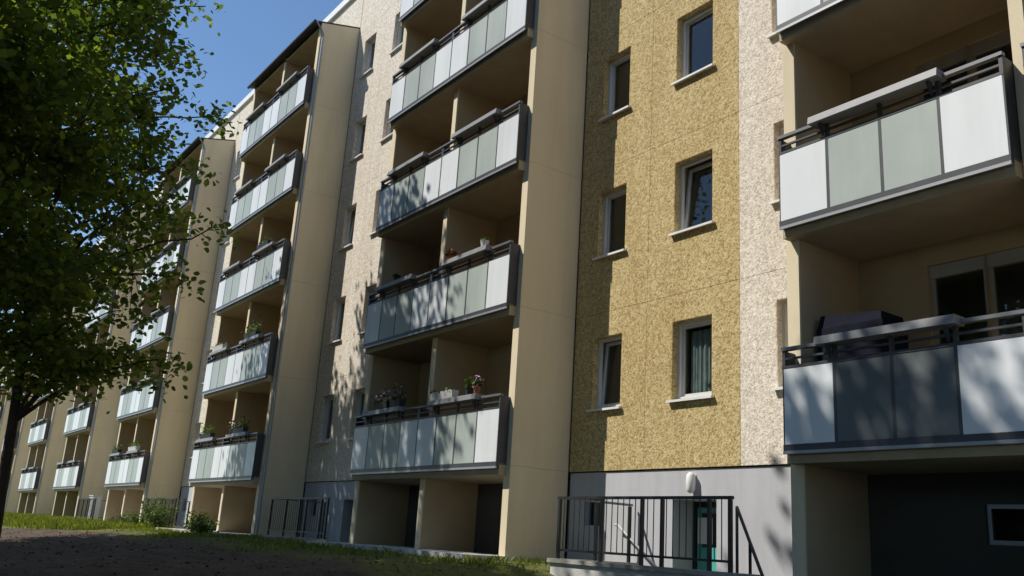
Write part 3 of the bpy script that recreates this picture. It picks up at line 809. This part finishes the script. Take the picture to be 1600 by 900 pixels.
# meter cabinet by the far tower
cz_ = gz(-27.6, -1.0)
cb = bpy.data.objects.new('meter_cabinet', None); COL.objects.link(cb); cb.location = (-27.6, -1.05, cz_); WLOC[cb.name] = Vector((-27.6, -1.05, cz_))
tag(cb, 'pale grey meter cabinet standing beside the fourth balcony tower', 'cabinet')
put('body', MB().box(0, 0.8, 0, 0.35, 0.05, 1.15).mesh('body', M['cabinet']), cb, cb.location)
put('lid', MB().box(-0.03, 0.83, -0.03, 0.38, 1.15, 1.2).mesh('lid', M['cabinet']), cb, cb.location)
put('base', MB().box(0.03, 0.77, 0.03, 0.32, -0.2, 0.05).mesh('base', M['concrete']), cb, cb.location)

# ------------------------------------------------------------------ trees
def make_tree(base, name, label, top, c, rad, ncl, nleaf, lsize, limbs, trunk_r, seed, tips=(), lowz=None, spread=(0.55, 0.55, 0.2), lean=(0, 0), cut=None, thin=None):
    rnd = np.random.default_rng(seed)
    bx, by = base; bz = gz(bx, by) - 0.1
    o = bpy.data.objects.new(name, None); COL.objects.link(o); o.location = (bx, by, bz); WLOC[o.name] = Vector((bx, by, bz))
    tag(o, label, 'tree')
    c = np.array(c); rad = np.array(rad)
    tr = MB()
    H = top - bz
    n = 12
    tp = []
    for i in range(n + 1):
        f = i / n
        tp.append(Vector((lean[0] * f + 0.12 * math.sin(f * 7 + seed), lean[1] * f + 0.12 * math.cos(f * 6 + seed), H * 0.93 * f)))
    tp[0].x = tp[0].y = 0
    tr.tube(tp, [trunk_r * (1.35 if i == 0 else 1.0 - 0.93 * (i / n) ** 0.9) for i in range(n + 1)], 10)
    tw = [p + Vector((bx, by, bz)) for p in tp]
    # limbs
    ends = [np.array(t) for t in tips]
    while len(ends) < limbs:
        p = rnd.normal(size=3); p /= np.linalg.norm(p)
        q = c + p * rad * rnd.uniform(0.62, 0.92)
        if lowz and q[2] < lowz: continue
        ends.append(q)
    limb_pts = []
    for e in ends:
        d = math.hypot(e[0] - bx, e[1] - by)
        za = max(bz + 2.9, e[2] - 0.55 * d - 0.3)
        fi = min(range(n + 1), key=lambda i: abs(tw[i].z - za))
        a = tw[fi]
        ev = Vector(e)
        pts = []
        for k in range(7):
            f = k / 6
            p = a.lerp(ev, f); p.z += 0.22 * d * math.sin(math.pi * f) * 0.5
            p += Vector(rnd.normal(size=3) * 0.07 * min(1, f * 3))
            pts.append(p)
        r1 = trunk_r * 0.42 * max(0.35, 1 - fi / n)
        tr.tube([p - Vector((bx, by, bz)) for p in pts], [r1 * (1 - 0.85 * k / 6) + 0.012 for k in range(7)], 6)
        limb_pts += [np.array(p) for p in pts[2:]]
    LP = np.array(limb_pts)
    # leaf sprays around the limbs and through the envelope
    cl = []
    tries = 0
    while len(cl) < ncl and tries < ncl * 60:
        tries += 1
        if rnd.random() < 0.45:
            q = LP[rnd.integers(len(LP))] + rnd.normal(size=3) * np.array([0.55, 0.55, 0.4])
        else:
            p = rnd.normal(size=3); p /= np.linalg.norm(p)
            q = c + p * rad * rnd.uniform(0.25, 1.0) ** 0.45
        if lowz and q[2] < lowz: continue
        e_ = ((q - c) / (rad * 1.12))
        if (e_ ** 2).sum() > 1 and rnd.random() < 0.8: continue
        if thin and rnd.random() > thin(q): continue
        if cut and q[1] > cut(q[0], q[2]) + rnd.normal() * 0.18: continue
        cl.append(q)
    for e in ends: cl.append(e)
    cl = np.array(cl)
    pts = []
    for q in cl:
        dist = np.linalg.norm(LP - q, axis=1); j = dist.argmin()
        a = LP[j]
        if 0.25 < dist[j] < 3.0:
            m_ = (a + q) / 2 + np.array([0, 0, 0.1])
            tr.tube([Vector(a) - Vector((bx, by, bz)), Vector(m_) - Vector((bx, by, bz)), Vector(q) - Vector((bx, by, bz))], [0.022, 0.015, 0.006], 4, False)
        nn = int(nleaf * rnd.uniform(0.45, 1.4))
        # sprays droop outwards
        out = q - c; out[2] = 0; out /= (np.linalg.norm(out) + 1e-6)
        g = rnd.normal(size=(nn, 3)) * np.array(spread)
        al = g @ out
        g[:, 2] -= 0.35 * np.abs(al)
        pts.append(q + g)
    pts = np.concatenate(pts)
    pts = pts[pts[:, 1] < -1.75]
    v, k = leaf_cloud(pts - np.array([bx, by, bz]), lsize, rnd)
    put('trunk', tr.mesh('trunk', M['bark'], True), o, (bx, by, bz))
    put('crown', cloud_mesh('crown', v, k, M['leaf']), o, (bx, by, bz))
    return o
TIPS = [(-5.5, -4.1, 9.6), (-5.0, -3.75, 6.3), (-5.4, -4.4, 7.9), (-5.5, -4.5, 4.9), (-5.5, -4.4, 2.7), (-5.2, -5.0, 12.6), (-5.5, -5.4, 11.0), (-5.0, -6.0, 2.6), (-4.0, -7.0, 3.0), (-7.0, -6.0, 2.5), (-5.0, -6.9, 2.1), (-8.0, -5.6, 3.0)]
def crown_side(x, z):
    # the side towards the building is flatter and narrows upwards
    k = 0.255 if z < 6.0 else 0.255 - 0.062 * min(1, (z - 6.0) / 3.5)
    return -10.4 + (18.4 - x) * k
make_tree((-6.0, -7.35), 'leafy_tree', 'tall leafy tree with dark trunk at the left edge', 15.8, (-6.0, -8.0, 8.6), (6.0, 3.7, 7.2), 590, 80, 0.175, 46, 0.14, 5, TIPS, lowz=1.7, spread=(0.42, 0.36, 0.17), lean=(0.3, -1.1), cut=crown_side, thin=lambda q: 0.3 if (q[0] > -5.5 and q[2] < 10 and q[1] > -7.5) else 1.0)
ta = make_tree((5.2, -12.9), 'street_tree', 'tallest street tree, standing outside the frame at the left', 15.2, (5.3, -12.9, 10.2), (5.4, 3.7, 5.1), 560, 115, 0.2, 28, 0.24, 9, lowz=5.0, spread=(0.65, 0.6, 0.3))
tb = make_tree((-2.5, -12.2), 'street_tree', 'broad low street tree, outside the frame at far left', 11.5, (-2.5, -12.2, 6.8), (5.0, 3.6, 4.6), 260, 85, 0.2, 22, 0.22, 15, lowz=2.8, spread=(0.65, 0.65, 0.3))
ROW = ['first', 'second', 'third', 'fourth', 'last']
for i, (x, y, rz, sc) in enumerate([(-6, -20.5, 3.1, 1.4), (2.0, -21.5, 4.0, 1.5), (10, -22, 5.1, 1.5), (18, -22, 0.3, 1.5), (27, -21, 2.4, 1.45)]):  # copies added out of view to hold skylight off the facade
    c_ = tb.copy(); COL.objects.link(c_)
    c_.location = (x, y, gz(x, y) - 0.1); c_.rotation_euler = (0, 0, rz); c_.scale = (sc, sc, sc)
    c_['label'] = ROW[i] + ' tree from the left in the unseen row added to block sky light'
    c_['group'] = 'unseen trees added to block sky light'
    for ch in tb.children:
        d = ch.copy(); COL.objects.link(d); d.parent = c_

hz0 = gz(10, -23.9) - 0.1
hd = bpy.data.objects.new('blocker', None); COL.objects.link(hd); hd.location = (8, -27, hz0); WLOC[hd.name] = Vector((8, -27, hz0))  # unseen leafy wall added to dim front skylight and window reflections
tag(hd, 'tall dense hedge of leaves, added out of view to dim front skylight and reflections', 'blocker')
put('blocker_core', MB().box(-40, 34, -0.5, 0.5, 0, 5.4).mesh('blocker_core', M['bark']), hd, hd.location)
rh = np.random.default_rng(77)
hp = np.column_stack([rh.uniform(-40.5, 34.5, 14000), rh.normal(0.3, 0.55, 14000), rh.uniform(0.1, 1, 14000) ** 0.8 * (5.7 + rh.normal(0, 0.4, 14000))])
hv, hk = leaf_cloud(hp, 0.42, rh, hexa=False)
put('foliage', cloud_mesh('foliage', hv, hk, M['leaf']), hd, hd.location)

# ------------------------------------------------------------------ shrubs and grass
def shrub(x, y, r, h, n, label, seed, size=0.07):
    rnd = np.random.default_rng(seed)
    z = gz(x, y) - 0.03
    o = bpy.data.objects.new('shrub', None); COL.objects.link(o); o.location = (x, y, z); WLOC[o.name] = Vector((x, y, z))
    tag(o, label, 'shrub')
    st = MB(); pts = []
    for i in range(16):
        a = rnd.uniform(0, 6.28); rr = r * rnd.uniform(0.2, 1) ; hh = h * rnd.uniform(0.45, 1.0) * (1 - 0.35 * rr / r)
        e = Vector((rr * math.cos(a), rr * math.sin(a), hh))
        st.tube([(0.05 * math.cos(a), 0.05 * math.sin(a), 0), e * 0.5 + Vector((0, 0, 0.08)), e], [0.014, 0.01, 0.004], 4)
        m = n // 16
        f = rnd.uniform(0.25, 1.08, m)[:, None]
        pts.append(np.array(e)[None] * f + rnd.normal(size=(m, 3)) * np.array([0.1, 0.1, 0.08]))
    v, k = leaf_cloud(np.concatenate(pts), size, rnd, hexa=False)
    put('stems', st.mesh('stems', M['bark']), o, (x, y, z))
    put('foliage', cloud_mesh('foliage', v, k, M['shrub']), o, (x, y, z))
shrub(-12.6, -2.0, 0.75, 1.15, 1500, 'bright green bush in the sun left of the second balcony tower', 1)
shrub(-13.6, -2.2, 0.55, 0.75, 900, 'smaller bright bush beside the taller one left of the second tower', 2)
shrub(-8.2, -2.1, 0.6, 0.75, 900, 'dark green bush under the lowest balcony of the second tower', 3)
shrub(-6.9, -2.3, 0.4, 0.45, 500, 'small dark bush at the right foot of the second tower', 4)
shrub(-16.0, -2.2, 0.45, 0.5, 600, 'low bright bush at the right foot of the third tower', 6)

def blades(n, xr, yr, h, seed, dens=None):
    rnd = np.random.default_rng(seed)
    x = rnd.uniform(*xr, n); y = rnd.uniform(*yr, n)
    if dens is not None:
        keep = rnd.random(n) < np.array([dens(a, b) for a, b in zip(x, y)])
        x, y = x[keep], y[keep]
    bad = np.zeros(len(x), bool)
    for a, c in PITS: bad |= (x > a - 0.25) & (x < c + 0.4) & (y > -1.68)
    for t in TOWERS: bad |= (x > tower_x(t) - 0.3) & (x < tower_x(t) + 5.8) & (y > -2.15 - 0.12 * np.sin(x * 3.1))
    x, y = x[~bad], y[~bad]
    n = len(x)
    z = np.array([gz(a, b) for a, b in zip(x, y)]) - 0.01
    hh = h * rnd.uniform(0.5, 1.5, n); an = rnd.uniform(0, 6.28, n); w = 0.009 + 0.05 * hh * 0.5
    ln = rnd.normal(0, 0.4, (n, 2)) * hh[:, None]
    v = np.empty((n, 4, 3))
    dx, dy = np.cos(an) * w, np.sin(an) * w
    v[:, 0] = np.column_stack([x - dx, y - dy, z]); v[:, 1] = np.column_stack([x + dx, y + dy, z])
    v[:, 2] = np.column_stack([x + dx * .6 + ln[:, 0] * .4, y + dy * .6 + ln[:, 1] * .4, z + hh * .6])
    v[:, 3] = np.column_stack([x + ln[:, 0], y + ln[:, 1], z + hh])
    return v.reshape(-1, 3)
def near_d(x, y):
    w = 0.5 + 0.5 * math.sin(x * 1.7 + 2 * math.sin(y * 1.3)) * math.sin(y * 2.1 + x * 0.6)
    edge = sm(-4.1 - 0.8 * math.sin(x * 0.9), -2.6, y)
    return edge * (0.06 + 0.94 * w * w) * (0.45 if x > -4 else 1.0)
v = np.concatenate([blades(60000, (-12.5, 7.4), (-4.4, -0.4), 0.085, 21, near_d),
                    blades(70000, (-48, -12.0), (-6.0, -0.3), 0.17, 22, lambda x, y: sm(-6.0, -4.0, y))])
gr = put('grass', cloud_mesh('grass', v, 4, M['grass']))
tag(gr, 'rough grass growing along the foot of the building', 'grass', kind='stuff')
rl = np.random.default_rng(31)
n = 3500
lx = rl.uniform(-14, 15, n); ly = rl.uniform(-9.5, -2.4, n)
lz = np.array([gz(a, c) for a, c in zip(lx, ly)]) + 0.012
v, k = leaf_cloud(np.column_stack([lx, ly, lz]), 0.06, rl, up_bias=3.0, hexa=False)
li = put('leaf_litter', cloud_mesh('leaf_litter', v, k, M['litter']))
tag(li, 'dry leaves scattered over the bare brown soil', 'leaves', kind='stuff')
